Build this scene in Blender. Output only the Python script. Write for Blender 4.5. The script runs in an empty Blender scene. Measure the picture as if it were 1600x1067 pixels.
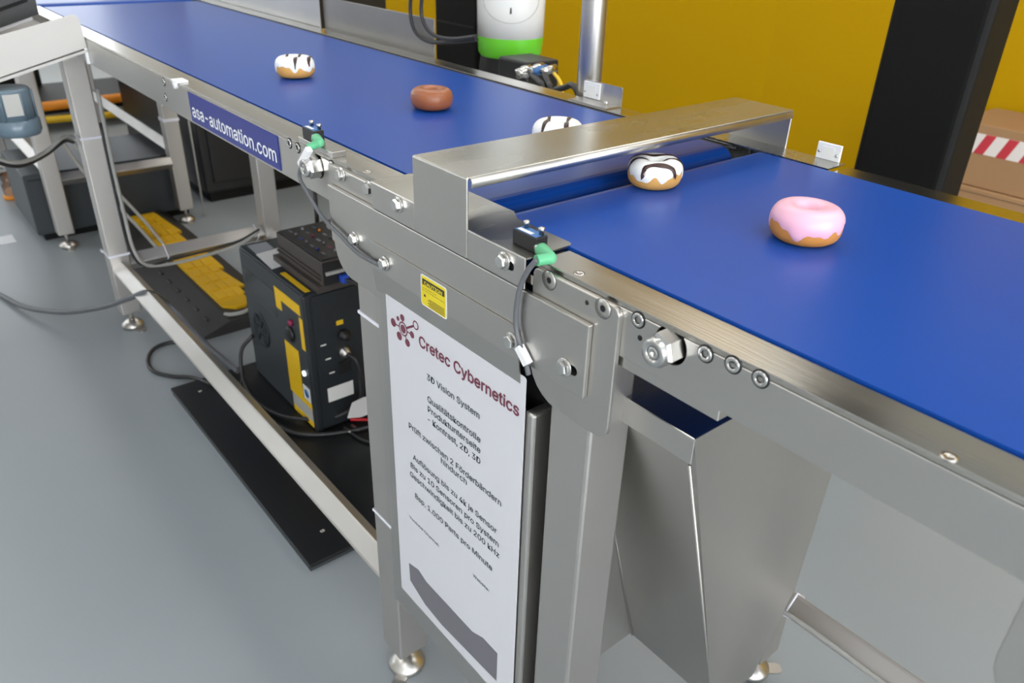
import bpy, bmesh, math, random
from mathutils import Vector, Matrix
random.seed(7)
scene = bpy.context.scene
COL = scene.collection
ZT = 0.99                      # height of the conveyor rails above the floor

# ------------------------------------------------------------------ camera
F_PX = 1219.23
PITCH, YAW, ROLL = math.radians(28.967), math.radians(-49.949), math.radians(1.879)
CAM = Vector((0.695, -0.489, ZT + 0.31))
fw = Vector((math.sin(YAW)*math.cos(PITCH), math.cos(YAW)*math.cos(PITCH), -math.sin(PITCH)))
r0 = Vector((math.cos(YAW), -math.sin(YAW), 0)); u0 = r0.cross(fw)
rt = r0*math.cos(ROLL) + u0*math.sin(ROLL); up = -r0*math.sin(ROLL) + u0*math.cos(ROLL)
cd = bpy.data.cameras.new('camera'); cam = bpy.data.objects.new('camera', cd); COL.objects.link(cam)
cam.matrix_world = Matrix(((rt.x, up.x, -fw.x, CAM.x), (rt.y, up.y, -fw.y, CAM.y), (rt.z, up.z, -fw.z, CAM.z), (0, 0, 0, 1)))
cd.sensor_fit = 'HORIZONTAL'; cd.sensor_width = 36; cd.lens = 36*F_PX/1600; cd.clip_start = .02
cd.dof.use_dof = True; cd.dof.focus_distance = 0.98; cd.dof.aperture_fstop = 7.5
scene.camera = cam

# ------------------------------------------------------------------ world, exposure
w = bpy.data.worlds.new('world'); scene.world = w; w.use_nodes = True
w.node_tree.nodes['Background'].inputs[0].default_value = (.75, .83, .95, 1)
w.node_tree.nodes['Background'].inputs[1].default_value = 0.6
WINDOW_LIGHT, WINDOW_LIGHT_SIDE, LAMP_LIGHT = 3.0, 9.5, 4.3
scene.view_settings.view_transform = 'Standard'; scene.view_settings.look = 'None'
scene.view_settings.gamma = 1; scene.view_settings.exposure = 0.0
scene.view_settings.use_curve_mapping = False


def P(px, py, ax, val):
    """photo pixel -> point on the plane axis=val"""
    d = fw + rt*((px-800)/F_PX) - up*((py-533.5)/F_PX)
    return CAM + d*((val-CAM[ax])/d[ax])

# ------------------------------------------------------------------ materials
MATS = {}
def mat(name, col, rough=.5, metal=0., spec=.5, bump=0., bscale=200., stretch=None, var=0., vscale=6., emit=0., trans=0., alpha=None, coat=0., aniso=0., rvar=0.):
    m = bpy.data.materials.new(name); m.use_nodes = True; nt = m.node_tree; n = nt.nodes; l = nt.links
    b = n['Principled BSDF']
    b.inputs['Base Color'].default_value = (*col, 1); b.inputs['Roughness'].default_value = rough
    b.inputs['Metallic'].default_value = metal; b.inputs['Specular IOR Level'].default_value = spec
    b.inputs['Coat Weight'].default_value = coat; b.inputs['Transmission Weight'].default_value = trans
    b.inputs['Anisotropic'].default_value = aniso
    if emit:
        b.inputs['Emission Color'].default_value = (*col, 1); b.inputs['Emission Strength'].default_value = emit
    if alpha is not None: b.inputs['Alpha'].default_value = alpha
    if bump or var or rvar:
        tc = n.new('ShaderNodeTexCoord'); mp = n.new('ShaderNodeMapping'); l.new(tc.outputs['Object'], mp.inputs[0])
        if stretch: mp.inputs['Scale'].default_value = stretch
    if bump:
        t = n.new('ShaderNodeTexNoise'); t.inputs['Scale'].default_value = bscale; t.inputs['Detail'].default_value = 3
        l.new(mp.outputs[0], t.inputs['Vector'])
        bp = n.new('ShaderNodeBump'); bp.inputs['Strength'].default_value = bump; bp.inputs['Distance'].default_value = .001
        l.new(t.outputs['Fac'], bp.inputs['Height']); l.new(bp.outputs[0], b.inputs['Normal'])
    if var or rvar:
        t2 = n.new('ShaderNodeTexNoise'); t2.inputs['Scale'].default_value = vscale; t2.inputs['Detail'].default_value = 4
        l.new(mp.outputs[0], t2.inputs['Vector'])
    if var:
        mx = n.new('ShaderNodeMix'); mx.data_type = 'RGBA'
        mx.inputs['A'].default_value = (*[c*(1-var) for c in col], 1); mx.inputs['B'].default_value = (*[min(1, c*(1+var)) for c in col], 1)
        l.new(t2.outputs['Fac'], mx.inputs['Factor']); l.new(mx.outputs['Result'], b.inputs['Base Color'])
    if rvar:
        mr = n.new('ShaderNodeMapRange'); mr.inputs['From Min'].default_value = .3; mr.inputs['From Max'].default_value = .7
        mr.inputs['To Min'].default_value = max(.02, rough-rvar); mr.inputs['To Max'].default_value = rough+rvar
        l.new(t2.outputs['Fac'], mr.inputs['Value']); l.new(mr.outputs[0], b.inputs['Roughness'])
    MATS[name] = m
    return m

mat('steel', (.55, .53, .50), .36, 1, bump=.10, bscale=420, stretch=(1, 1, .06), var=.05, vscale=9, rvar=.06)
mat('steel_x', (.56, .54, .51), .34, 1, bump=.10, bscale=420, stretch=(.06, 1, 1), var=.05, vscale=9, rvar=.06)
mat('steel_top', (.50, .485, .45), .22, 1, bump=.06, bscale=420, stretch=(.05, 1, 1), rvar=.06, vscale=14)
mat('steel_bridge', (.43, .425, .39), .27, 1, bump=.04, bscale=300, stretch=(1, .3, 1), var=.03, vscale=12, rvar=.03)
mat('steel_leg', (.55, .53, .505), .47, 1, bump=.10, bscale=380, stretch=(1, 1, .05), rvar=.05)
mat('steel_bright', (.62, .61, .59), .24, 1)
mat('steel_pol', (.56, .54, .51), .34, 1, bump=.05, bscale=300)
mat('steel_guard', (.30, .285, .26), .45, .7, bump=.1, bscale=60, var=.10, vscale=8)
mat('guard_pale', (.50, .49, .47), .45, .6, var=.06, vscale=5)
mat('pale_sheet', (.50, .485, .465), .5, .2, var=.03)
mat('black_gap', (.006, .006, .007), .6)  # flat black that paints the shade in gaps, holes and hollows
mat('belt', (.006, .060, .32), .33, 0, .24, bump=.05, bscale=900, var=.05, vscale=3)
mat('floor', (.28, .31, .33), .33, 0, .45, bump=.02, bscale=8, var=.05, vscale=2.2)
mat('wall_yellow', (.44, .255, .001), .8, 0, .08, bump=.02, bscale=90)
mat('wall_grey', (.36, .40, .42), .7)
mat('wall_white', (.75, .75, .73), .7)
mat('ceiling', (.68, .70, .72), .8)
mat('lamp', (1, .97, .92), .5, emit=LAMP_LIGHT)
mat('daylight', (.90, .95, 1), .5, emit=WINDOW_LIGHT)
mat('daylight_side', (.94, .97, 1), .5, emit=WINDOW_LIGHT_SIDE)
mat('white_paint', (.78, .78, .77), .35, coat=.3)
mat('white_plastic', (.80, .80, .82), .45)
mat('poster', (.60, .60, .635), .5)
mat('ink_black', (.035, .05, .06), .5)
mat('ink_red', (.16, .035, .06), .5)
mat('ink_grey', (.15, .145, .165), .5)
mat('sign_blue', (.012, .022, .22), .35)
mat('sign_white', (.88, .9, .95), .4)
mat('caution_yellow', (.72, .58, .015), .4)
mat('sticker_white', (.8, .8, .78), .4)
mat('caution_black', (.03, .03, .025), .5)
mat('black_plastic', (.012, .012, .013), .38)
mat('black_matte', (.005, .005, .005), .6, 0, .2)
mat('black_board', (.008, .009, .010), .38)
mat('black_edge', (.035, .04, .045), .45)
mat('ups_grey', (.035, .042, .048), .45)
mat('ups_dark', (.016, .020, .024), .42)
mat('screen', (.012, .018, .022), .2)
mat('brown_metal', (.055, .046, .042), .5)
mat('yellow_label', (.80, .50, .01), .45, var=.06, vscale=60)
mat('yellow_rubber', (.72, .42, .004), .5, bump=.5, bscale=90)
mat('ramp_black', (.030, .029, .028), .55, bump=.3, bscale=120)
mat('orange', (.80, .27, .01), .5)
mat('paper', (.70, .70, .70), .7)
mat('paper_grey', (.28, .30, .33), .6)
mat('green', (.10, .42, .21), .45)
mat('lime', (.14, .58, .03), .3)
mat('cable_grey', (.11, .115, .125), .45)
mat('cable_black', (.018, .018, .02), .45)
mat('cable_light', (.40, .40, .38), .5)
mat('tie', (.78, .78, .86), .4)
mat('blue_cap', (.02, .08, .5), .4)
mat('red', (.55, .01, .02), .4)
mat('magenta', (.22, .015, .06), .4)
mat('label_blue', (.04, .16, .42), .3)
mat('canister', (.14, .20, .25), .22, trans=.25)
mat('clear', (.85, .88, .9), .1, trans=.95)
mat('cardboard', (.33, .185, .085), .75, bump=.1, bscale=120, var=.05)
mat('tape_white', (.72, .66, .62), .4)
mat('tape_red', (.50, .035, .05), .4)
mat('dough', (.62, .33, .085), .55, bump=.35, bscale=220, var=.12, vscale=40)
mat('dough_dark', (.56, .23, .045), .55, bump=.3, bscale=220, var=.15, vscale=40)
mat('icing_pink', (.82, .44, .56), .38, bump=.12, bscale=160, coat=.15)
mat('icing_white', (.86, .86, .84), .38, bump=.15, bscale=160, coat=.1)
mat('icing_brown', (.30, .095, .035), .38, bump=.45, bscale=180, var=.12, vscale=50, coat=.1)
mat('drizzle', (.035, .012, .008), .35, bump=.3, bscale=300)
mat('bronze', (.30, .22, .12), .35, 1)
mat('led', (.8, .9, 1), .3, emit=3)

# ------------------------------------------------------------------ mesh helpers
def new(): return bmesh.new()

def box(bm, x0, x1, y0, y1, z0, z1, bev=0., seg=2, mi=0):
    t = bmesh.new() if bev else bm
    vs = [t.verts.new((x, y, z)) for z in (z0, z1) for y in (y0, y1) for x in (x0, x1)]
    fs = [t.faces.new([vs[i] for i in f]) for f in ((0, 2, 3, 1), (4, 5, 7, 6), (0, 1, 5, 4), (2, 6, 7, 3), (0, 4, 6, 2), (1, 3, 7, 5))]
    if bev:
        bmesh.ops.bevel(t, geom=t.edges[:], offset=bev, segments=seg, profile=.5, affect='EDGES')
        for f in t.faces: f.smooth = False
        merge(bm, t, mi)
    else:
        for f in fs: f.material_index = mi
    return bm

def merge(bm, t, mi=None):
    mp = {v: bm.verts.new(v.co) for v in t.verts}
    for f in t.faces:
        try: g = bm.faces.new([mp[v] for v in f.verts])
        except ValueError: continue
        g.smooth = f.smooth; g.material_index = f.material_index if mi is None else mi
    t.free()

def prism(bm, poly, ax, a0, a1, mi=0, smooth=False):
    """extrude a 2-D polygon along axis ax; poly coords are the two other axes in order"""
    def mk(p, a):
        c = [0, 0, 0]; o = [i for i in range(3) if i != ax]
        c[o[0]], c[o[1]], c[ax] = p[0], p[1], a
        return bm.verts.new(c)
    A = [mk(p, a0) for p in poly]; B = [mk(p, a1) for p in poly]; n = len(poly)
    fs = [bm.faces.new(A), bm.faces.new(B[::-1])]
    for i in range(n):
        f = bm.faces.new((A[i], B[i], B[(i+1) % n], A[(i+1) % n])); f.smooth = smooth; fs.append(f)
    for f in fs: f.material_index = mi
    bmesh.ops.recalc_face_normals(bm, faces=fs)
    return bm

def plate(poly, y0, y1, bev=.0012):
    """flat plate standing in the XZ plane whose front edge is bevelled"""
    bm = new(); prism(bm, poly, 1, y0, y1)
    ed = [e for e in bm.edges if all(abs(v.co.y-y0) < 1e-7 for v in e.verts)]
    bmesh.ops.bevel(bm, geom=ed, offset=bev, segments=2, profile=.5, affect='EDGES')
    return bm

def rrect(x0, x1, z0, z1, r, n=6):
    """rounded rectangle, r = (bottom-left, bottom-right, top-right, top-left)"""
    if not isinstance(r, tuple): r = (r,)*4
    out = []
    for (cx, cz, a, q) in ((x0, z0, 180, r[0]), (x1, z0, 270, r[1]), (x1, z1, 0, r[2]), (x0, z1, 90, r[3])):
        sx = 1 if cx == x0 else -1; sz = 1 if cz == z0 else -1
        if q <= 0: out.append((cx, cz)); continue
        for k in range(n+1):
            t = math.radians(a + 90*k/n); out.append((cx+sx*q+q*math.cos(t), cz+sz*q+q*math.sin(t)))
    return out

def frame(d):
    d = Vector(d).normalized(); a = Vector((0, 0, 1)) if abs(d.z) < .9 else Vector((1, 0, 0))
    u = d.cross(a).normalized(); return d, u, d.cross(u)

def lathe(bm, prof, o=(0, 0, 0), d=(0, 0, 1), n=24, mi=0, smooth=True, rot=0., cap=True):
    """prof: list of (radius, height along d)"""
    o = Vector(o); d, u, v = frame(d); rings = []
    for r, h in prof:
        if r < 1e-6: rings.append([bm.verts.new(o+d*h)])
        else: rings.append([bm.verts.new(o+d*h+(u*math.cos(rot+2*math.pi*k/n)+v*math.sin(rot+2*math.pi*k/n))*r) for k in range(n)])
    fs = []
    for A, B in zip(rings, rings[1:]):
        for k in range(n):
            q = [A[k % len(A)], A[(k+1) % n % len(A)], B[(k+1) % n % len(B)], B[k % len(B)]]
            q2 = []
            for x in q:
                if x not in q2: q2.append(x)
            if len(q2) > 2:
                f = bm.faces.new(q2); f.smooth = smooth; fs.append(f)
    if cap:
        for R in (rings[0], rings[-1]):
            if len(R) > 2: fs.append(bm.faces.new(R))
    for f in fs: f.material_index = mi
    bmesh.ops.recalc_face_normals(bm, faces=fs)
    return bm

def spline(pts, n=8):
    pts = [Vector(p) for p in pts]
    if len(pts) < 3: return pts
    q = [pts[0]*2-pts[1]] + pts + [pts[-1]*2-pts[-2]]; out = []
    for i in range(1, len(q)-2):
        a, b, c, d = q[i-1:i+3]
        for k in range(n):
            t = k/n
            out.append(.5*((2*b)+(c-a)*t+(2*a-5*b+4*c-d)*t*t+(3*b-a-3*c+d)*t**3))
    return out + [pts[-1]]

def tube(bm, pts, r, n=8, smooth_path=True, mi=0):
    pts = spline(pts) if smooth_path else [Vector(p) for p in pts]
    rings = []; u = None
    for i, p in enumerate(pts):
        d = (pts[min(i+1, len(pts)-1)]-pts[max(i-1, 0)]).normalized()
        if u is None: _, u, v = frame(d)
        else:
            u = (u-d*u.dot(d)).normalized(); v = d.cross(u)
        rr = r(i/(len(pts)-1)) if callable(r) else r
        rings.append([bm.verts.new(p+(u*math.cos(2*math.pi*k/n)+v*math.sin(2*math.pi*k/n))*rr) for k in range(n)])
    fs = []
    for A, B in zip(rings, rings[1:]):
        for k in range(n):
            f = bm.faces.new((A[k], A[(k+1) % n], B[(k+1) % n], B[k])); f.smooth = True; f.material_index = mi; fs.append(f)
    for R in (rings[0], rings[-1]): fs.append(bm.faces.new(R))
    bmesh.ops.recalc_face_normals(bm, faces=fs)
    return bm

# ------------------------------------------------------------------ object helpers
def tag(o, label, cat, group=None):
    o['label'] = label; o['category'] = cat
    if group: o['group'] = group
    return o

def thing(name, label, cat, loc=(0, 0, 0), rotz=0, group=None):
    o = bpy.data.objects.new(name, None); COL.objects.link(o); o.location = loc; o.rotation_euler = (0, 0, rotz)
    o['base'] = 0; del o['base']
    ORIG[o.name] = Vector(loc) if rotz == 0 else Vector((0, 0, 0))
    return tag(o, label, cat, group)

ORIG = {}
def mesh_of(name, bm, mats):
    me = bpy.data.meshes.new(name); bm.to_mesh(me); bm.free()
    for m in (mats if isinstance(mats, (list, tuple)) else [mats]): me.materials.append(MATS[m])
    return me

def obj(name, bm, mats, parent=None, label=None):
    """bmesh in world coordinates (or local ones for a turned thing) -> object"""
    off = ORIG.get(parent.name, Vector((0, 0, 0))) if parent else Vector((0, 0, 0))
    if off.length: bmesh.ops.translate(bm, verts=bm.verts[:], vec=-off)
    o = bpy.data.objects.new(name, mesh_of(name, bm, mats)); COL.objects.link(o)
    if parent: o.parent = parent
    ORIG[o.name] = off
    if label: o['label'] = label
    return o

def place(name, me, loc, parent, rot=None):
    o = bpy.data.objects.new(name, me); COL.objects.link(o); o.parent = parent
    o.location = Vector(loc)-ORIG.get(parent.name, Vector((0, 0, 0)))
    if rot: o.rotation_euler = rot
    return o

def single(name, bm, mats, label, cat, group=None):
    """a thing that is one mesh, its origin moved to the centre of its base"""
    xs = [v.co for v in bm.verts]
    c = Vector(((min(v.x for v in xs)+max(v.x for v in xs))/2, (min(v.y for v in xs)+max(v.y for v in xs))/2, min(v.z for v in xs)))
    bmesh.ops.translate(bm, verts=bm.verts[:], vec=-c)
    o = bpy.data.objects.new(name, mesh_of(name, bm, mats)); COL.objects.link(o); o.location = c
    ORIG[o.name] = c
    return tag(o, label, cat, group)

def struct(name, bm, mats, parent=None):
    o = obj(name, bm, mats, parent)
    if not parent: o['kind'] = 'structure'
    return o

def cut(o, bms):
    """real holes: subtract each bmesh (same coordinates as obj() took) from the object"""
    off = ORIG[o.name]
    for bm in bms:
        bmesh.ops.translate(bm, verts=bm.verts[:], vec=-off)
        me = bpy.data.meshes.new('cutter'); bm.to_mesh(me); bm.free()
        c = bpy.data.objects.new('cutter', me); COL.objects.link(c); c.parent = o.parent
        md = o.modifiers.new('cut', 'BOOLEAN'); md.object = c; md.operation = 'DIFFERENCE'; md.solver = 'EXACT'
        dg = bpy.context.evaluated_depsgraph_get()
        nm = bpy.data.meshes.new_from_object(o.evaluated_get(dg))
        o.modifiers.clear(); o.data = nm
        bpy.data.objects.remove(c); bpy.data.meshes.remove(me)

FONT = None
fpath = bpy.utils.system_resource('DATAFILES', path='fonts') + '/Inter.woff2'
try: FONT = bpy.data.fonts.load(fpath)        # the sans serif that ships inside Blender
except Exception: FONT = None

def text_bm(bm, body, x0, x1, z, y, h=None, mi=0, zc=True, bold=0.):
    """lettering on a plane facing -Y, fitted between x0 and x1, z = middle of the x-height band; h = cap height"""
    cu = bpy.data.curves.new('txt', 'FONT'); cu.body = body; cu.size = 1; cu.resolution_u = 3
    if FONT: cu.font = FONT
    ob = bpy.data.objects.new('txt', cu); COL.objects.link(ob)
    me = bpy.data.meshes.new_from_object(ob.evaluated_get(bpy.context.evaluated_depsgraph_get()))
    xs = [v.co.x for v in me.vertices]; a, b = min(xs), max(xs); s = (x1-x0)/(b-a)
    sy = s if h is None else h/.70
    base = z - (.35*sy if zc else 0)
    for k, (dx, dz) in enumerate(((0, 0), (bold, 0), (-bold, 0), (0, bold), (0, -bold))[:5 if bold else 1]):
        vs = [bm.verts.new((x0+(v.co.x-a+dx)*s, y-k*2e-5, base+(v.co.y+dz)*sy)) for v in me.vertices]
        for p in me.polygons:
            try:
                f = bm.faces.new([vs[i] for i in p.vertices]); f.material_index = mi
                f.normal_update()
                if f.normal.y > 0: f.normal_flip()
            except ValueError: pass
    bpy.data.objects.remove(ob); bpy.data.curves.remove(cu); bpy.data.meshes.remove(me)
    return bm

# shared hardware meshes; all point towards -Y (front of the conveyor)
def hw(name, bm, mats): return mesh_of(name, bm, mats)
b = new(); lathe(b, [(.0102, 0), (.0102, .0018), (.0098, .0022), (0, .0022)], d=(0, -1, 0), n=24)
lathe(b, [(.0078, .0022), (.0078, .0066), (.0066, .0078), (0, .0078)], d=(0, -1, 0), n=6, smooth=False)
HEX_BOLT = hw('hex_bolt', b, ['steel_bright'])
b = new(); lathe(b, [(.0083, -.001), (.0083, .0001), (.0068, .0001)], d=(0, -1, 0), n=28, mi=1, cap=False)  # black ring paints the counterbore shadow around the head
lathe(b, [(.0068, 0), (.0068, .0008), (.0062, .0014), (.0036, .0014), (.0034, .0004)], d=(0, -1, 0), n=28, cap=False)
lathe(b, [(.0036, .0012), (.0034, -.001), (0, -.001)], d=(0, -1, 0), n=6, mi=1, smooth=False, cap=False)
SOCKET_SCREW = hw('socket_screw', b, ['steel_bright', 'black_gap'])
b = new(); lathe(b, [(.0104, 0), (.0104, .0002), (.0099, .0002)], d=(0, -1, 0), n=32, mi=1, cap=False)  # black ring again painted as the shadow around the screw
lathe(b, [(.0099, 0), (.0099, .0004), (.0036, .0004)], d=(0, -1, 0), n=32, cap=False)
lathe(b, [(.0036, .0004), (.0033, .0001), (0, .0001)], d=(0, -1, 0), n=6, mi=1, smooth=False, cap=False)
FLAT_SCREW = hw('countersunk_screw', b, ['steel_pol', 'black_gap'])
b = new(); lathe(b, [(.0165, -.004), (.0165, .014), (.0145, .017), (0, .017)], d=(0, -1, 0), n=6, smooth=False)
lathe(b, [(.0130, .016), (.0130, .021), (.0118, .0225), (.0062, .0225), (.0062, .0215)], d=(0, -1, 0), n=32, cap=False)
lathe(b, [(.0062, .0212), (.0058, .0222), (.0022, .0222), (.0022, .0195), (0, .0195)], d=(0, -1, 0), n=20, cap=False)
AXLE_NUT = hw('axle_nut', b, ['steel_bright'])
b = new(); lathe(b, [(.0058, 0), (.0058, .0004), (.0022, .0004), (.0022, .0001), (0, .0001)], d=(0, 0, 1), n=24)
TOP_SCREW = hw('flush_screw', b, ['steel_bright'])
# levelling foot: stem and bell-shaped pad with a fixing lug
b = new(); lathe(b, [(.007, .028), (.007, .075)], n=14)
lathe(b, [(.011, .055), (.011, .066)], n=6, smooth=False)
lathe(b, [(.033, .002), (.036, .008), (.034, .015), (.022, .024), (.012, .031), (0, .032)], n=32)
prism(b, rrect(.02, .062, -.012, .012, .010, 4), 2, .0, .004)
FOOT = hw('levelling_foot', b, ['steel_pol'])

def cyl_y(x, z, r, y0=-.05, y1=.05, n=32):
    t = new(); lathe(t, [(r, 0), (r, y1-y0)], o=(x, y0, z), d=(0, 1, 0), n=n); return t

# ------------------------------------------------------------------ the room
HZ = 3.4
struct('floor', box(new(), -9.2, 4.7, -4.7, 9.2, -.1, 0), 'floor')
struct('ceiling', box(new(), -9.2, 4.7, -4.7, 9.2, HZ, HZ+.1), 'ceiling')
CX, CY = P(1200, 100, 1, 3.78).x, 3.78
WX = -1.75
b = new(); box(b, CX, WX, CY, CY+.12, 0, HZ); box(b, WX, 4.5, CY, CY+.12, 0, 2.75); struct('wall_right', b, 'wall_yellow')
struct('wall_right_upper', box(new(), WX, 4.5, CY, CY+.12, 2.75, HZ), 'wall_grey')  # unseen grey band, added to shape what the rail caps reflect
def back(x): return CY-1.35*(CX-x)/(CX+9)
def slab(x0, x1, z0, z1, m): return prism(m, [(x1, back(x1)), (x0, back(x0)), (x0, back(x0)+.12), (x1, back(x1)+.12)], 2, z0, z1)
b = new(); slab(-3.2, CX, 0, HZ, b); slab(-9, -3.2, 0, 2.45, b); struct('wall_back', b, 'wall_yellow')
struct('wall_back_upper', slab(-9, -3.2, 2.45, HZ, new()), 'wall_grey')  # unseen grey band, added for the grey reflection on the bridge top

def window_wall(name, ax, at, a0, a1, wins, z0, z1, inward):
    """wall in plane axis=at from a0 to a1 with window openings; panes of bright daylight"""
    bm = new(); t0, t1 = (at, at+.15) if inward < 0 else (at-.15, at)
    def bx(u0, u1, q0, q1, m=bm, s0=t0, s1=t1):
        if ax == 0: box(m, s0, s1, u0, u1, q0, q1)
        else: box(m, u0, u1, s0, s1, q0, q1)
    cur = a0
    for (u0, u1) in wins:
        bx(cur, u0, 0, HZ); bx(u0, u1, 0, z0); bx(u0, u1, z1, HZ); cur = u1
    bx(cur, a1, 0, HZ)
    struct(name, bm, 'wall_white')
    for (u0, u1) in wins:
        global WN; WN += 1
        root = bpy.data.objects.new('window_%d' % WN, None); COL.objects.link(root); root['kind'] = 'structure'
        m = new(); mid = (u0+u1)/2; s = (t0+t1)/2
        for (c0, c1, d0, d1) in ((u0, u0+.06, z0, z1), (u1-.06, u1, z0, z1), (u0, u1, z0, z0+.06), (u0, u1, z1-.06, z1), (mid-.03, mid+.03, z0, z1)):
            bx(c0, c1, d0, d1, m, s-.04, s+.04)
        obj('window_frame', m, 'white_paint', root)
        m = new(); bx(u0+.06, u1-.06, z0+.06, z1-.06, m, s-.01, s+.01); obj('window_pane', m, 'daylight_side' if name == 'wall_window_side' else 'daylight', root)
WN = 0
window_wall('wall_window_side', 0, 4.5, -4.5, CY+.1, [(-4.0, -1.5), (-.9, 1.6)], .35, 2.9, -1)
window_wall('wall_far_end', 0, -9.0, -4.5, CY-1.25, [(-3.6, -1.2), (-.5, 1.9)], .9, 2.9, 1)
window_wall('wall_front', 1, -4.5, -9.0, 4.5, [(-7.6, -5.2)], 1.0, 2.9, 1)
for ix, x in enumerate((-6.6, -4.0, -1.4, 1.2)):
    for iy, y in enumerate((-2.0, .9, 2.7)):
        if x < -5 and y > 1.5: continue
        t = thing('ceiling_lamp', 'square white ceiling lamp panel in a white frame above the hall', 'lamp', (x, y, HZ-.05), 0, 'ceiling lamp panels')
        m = new()
        for (x0, x1, y0, y1) in ((-.62, .62, -.62, -.58), (-.62, .62, .58, .62), (-.62, -.58, -.58, .58), (.58, .62, -.58, .58)): box(m, x+x0, x+x1, y+y0, y+y1, HZ-.05, HZ)
        obj('lamp_frame', m, 'white_paint', t)
        obj('diffuser', box(new(), x-.58, x+.58, y-.58, y+.58, HZ-.045, HZ-.02), 'lamp', t)

# ------------------------------------------------------------------ conveyors
RAIL_W, INN, FAR_IN, FAR_OUT = .0445, .047, .541, .588
def belt_loop(x0, x1, r, ztop, y0, y1):
    bm = new(); zc = ztop-r; pr = []
    for k in range(13):
        a = math.radians(90-180*k/12); pr.append((x1-r+r*math.cos(a), zc+r*math.sin(a)))
    for k in range(13):
        a = math.radians(270-180*k/12); pr.append((x0+r+r*math.cos(a), zc+r*math.sin(a)))
    return prism(bm, pr, 1, y0, y1, smooth=False)

def rails(t, x0, x1, zb, holes=()):
    fr = obj('side_rail', box(new(), x0, x1, 0, .006, zb, ZT-.0058, .0006, 1), 'steel_x', t)
    if holes: cut(fr, [cyl_y(x, z, .0185) for x, z in holes])
    obj('rail_cap', prism(new(), [(0, ZT-.0045), (0.0006, ZT-.0006), (.0016, ZT), (RAIL_W-.001, ZT), (RAIL_W, ZT-.001), (RAIL_W, ZT-.012), (.0415, ZT-.012), (.0415, ZT-.0045)], 0, x0, x1), 'steel_top', t)
    obj('rail_inner_shade', box(new(), x0+.004, x1-.004, .008 if not holes else .022, .041, zb+.004, ZT-.006), 'black_gap', t, 'black fill painting the shade inside the hollow side rail')  # solid black block painted in for the darkness inside the rail
    obj('side_rail', box(new(), x0, x1, FAR_OUT-.006, FAR_OUT, zb, ZT-.0045, .0006, 1), 'steel_x', t)
    obj('rail_cap', box(new(), x0, x1, FAR_IN+.003, FAR_OUT, ZT-.0045, ZT, .0008, 1), 'steel_top', t)

def leg(t, x0, y0, zt=.922, zb=.062, foot=True, s=.062, zrot=0.):
    o = obj('leg', box(new(), x0, x0+s, y0, y0+s, zb, zt, .004, 2), 'steel_leg', t)
    if foot: place('foot', FOOT, (x0+s/2, y0+s/2, 0), o, (0, 0, zrot))
    return o

def beam(t, ax, a0, a1, c, z, hd=.031):
    """square tube standing on its edge; c = centre on the other horizontal axis"""
    r = .004; pr = []
    for k in range(4):
        a = math.pi/2*k; d = (math.cos(a), math.sin(a)); e = (-d[1], d[0])
        pr += [(c+d[0]*(hd-r)+e[0]*-r, z+d[1]*(hd-r)+e[1]*-r), (c+d[0]*(hd-r*.4), z+d[1]*(hd-r*.4)), (c+d[0]*(hd-r)+e[0]*r, z+d[1]*(hd-r)+e[1]*r)]
    return obj('cross_beam', prism(new(), pr, ax, a0, a1), 'steel_leg', t)

def beam_tie(t, ax, a, c, z, hd=.0325):
    pts = []
    for k in range(5):
        g = math.pi/2*k; u, v = c+hd*math.cos(g), z+hd*math.sin(g)
        pts.append((a, u, v) if ax == 0 else (u, a, v))
    m = new(); tube(m, pts, .0019, 8, False); return obj('cable_tie', m, 'tie', t, 'white plastic cable tie')

def tie(t, x0, x1, y0, y1, z, th=.0025, h=.005, tail=None):
    bm = new(); a = .0008
    box(bm, x0-th, x1+th, y0-th, y0-a+.0008, z, z+h); box(bm, x0-th, x1+th, y1, y1+th, z, z+h)
    box(bm, x0-th, x0, y0, y1, z, z+h); box(bm, x1, x1+th, y0, y1, z, z+h)
    if tail: box(bm, *tail)
    return obj('cable_tie', bm, 'tie', t, 'white plastic cable tie')

# --- near conveyor (the one with the pink doughnut)
t = thing('belt_conveyor', 'stainless belt conveyor with blue belt carrying the pink doughnut', 'conveyor', (.9, .29, 0), 0, 'blue belt conveyors in line')
NUT2 = P(1047, 540, 1, 0)
belt2 = obj('belt', belt_loop(.012, 2.0, .027, ZT+.002, INN+.0008, FAR_IN), 'belt', t, 'plain blue conveyor belt')
rails(t, .150, 2.0, ZT-.0555, [(NUT2.x, NUT2.z)])
obj('rail_flange', box(new(), .262, .386, .003, .02, ZT-.068, ZT-.05, .0006, 1), 'steel_x', t)
place('axle_nut', AXLE_NUT, (NUT2.x, -.001, NUT2.z), t, (0, .25, 0))
for px, py in ((997, 500), (1102, 553), (1145, 570), (1188, 592)):
    q = P(px, py, 1, -.0005); place('socket_screw', SOCKET_SCREW, (q.x, -.0004, q.z), t)
q = P(1000, 528, 1, 0); m = new(); lathe(m, [(.0028, 0), (.0028, .0003), (0, .0003)], o=(q.x, 0, q.z), d=(0, -1, 0), n=14); obj('pin_hole', m, 'black_gap', t)
for px, py in ((1483, 714), (905, 427)):
    q = P(px, py, 2, ZT); place('flush_screw', TOP_SCREW, (q.x, q.y, ZT), t)
br = obj('leg_bracket', plate(rrect(.632, .80, ZT-.16, ZT-.005, (.045, .015, .01, .01)), -.006, -.0002), 'steel', t)
leg(t, .70, 0); leg(t, .70, .528); leg(t, 1.8, 0); leg(t, 1.8, .528)
beam(t, 0, .245, .70, .559, .217)
beam(t, 1, .062, .528, .731, .22)
q = P(1238, 950, 1, .545)
beam_tie(t, 0, q.x-.004, .559, .217)
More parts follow.
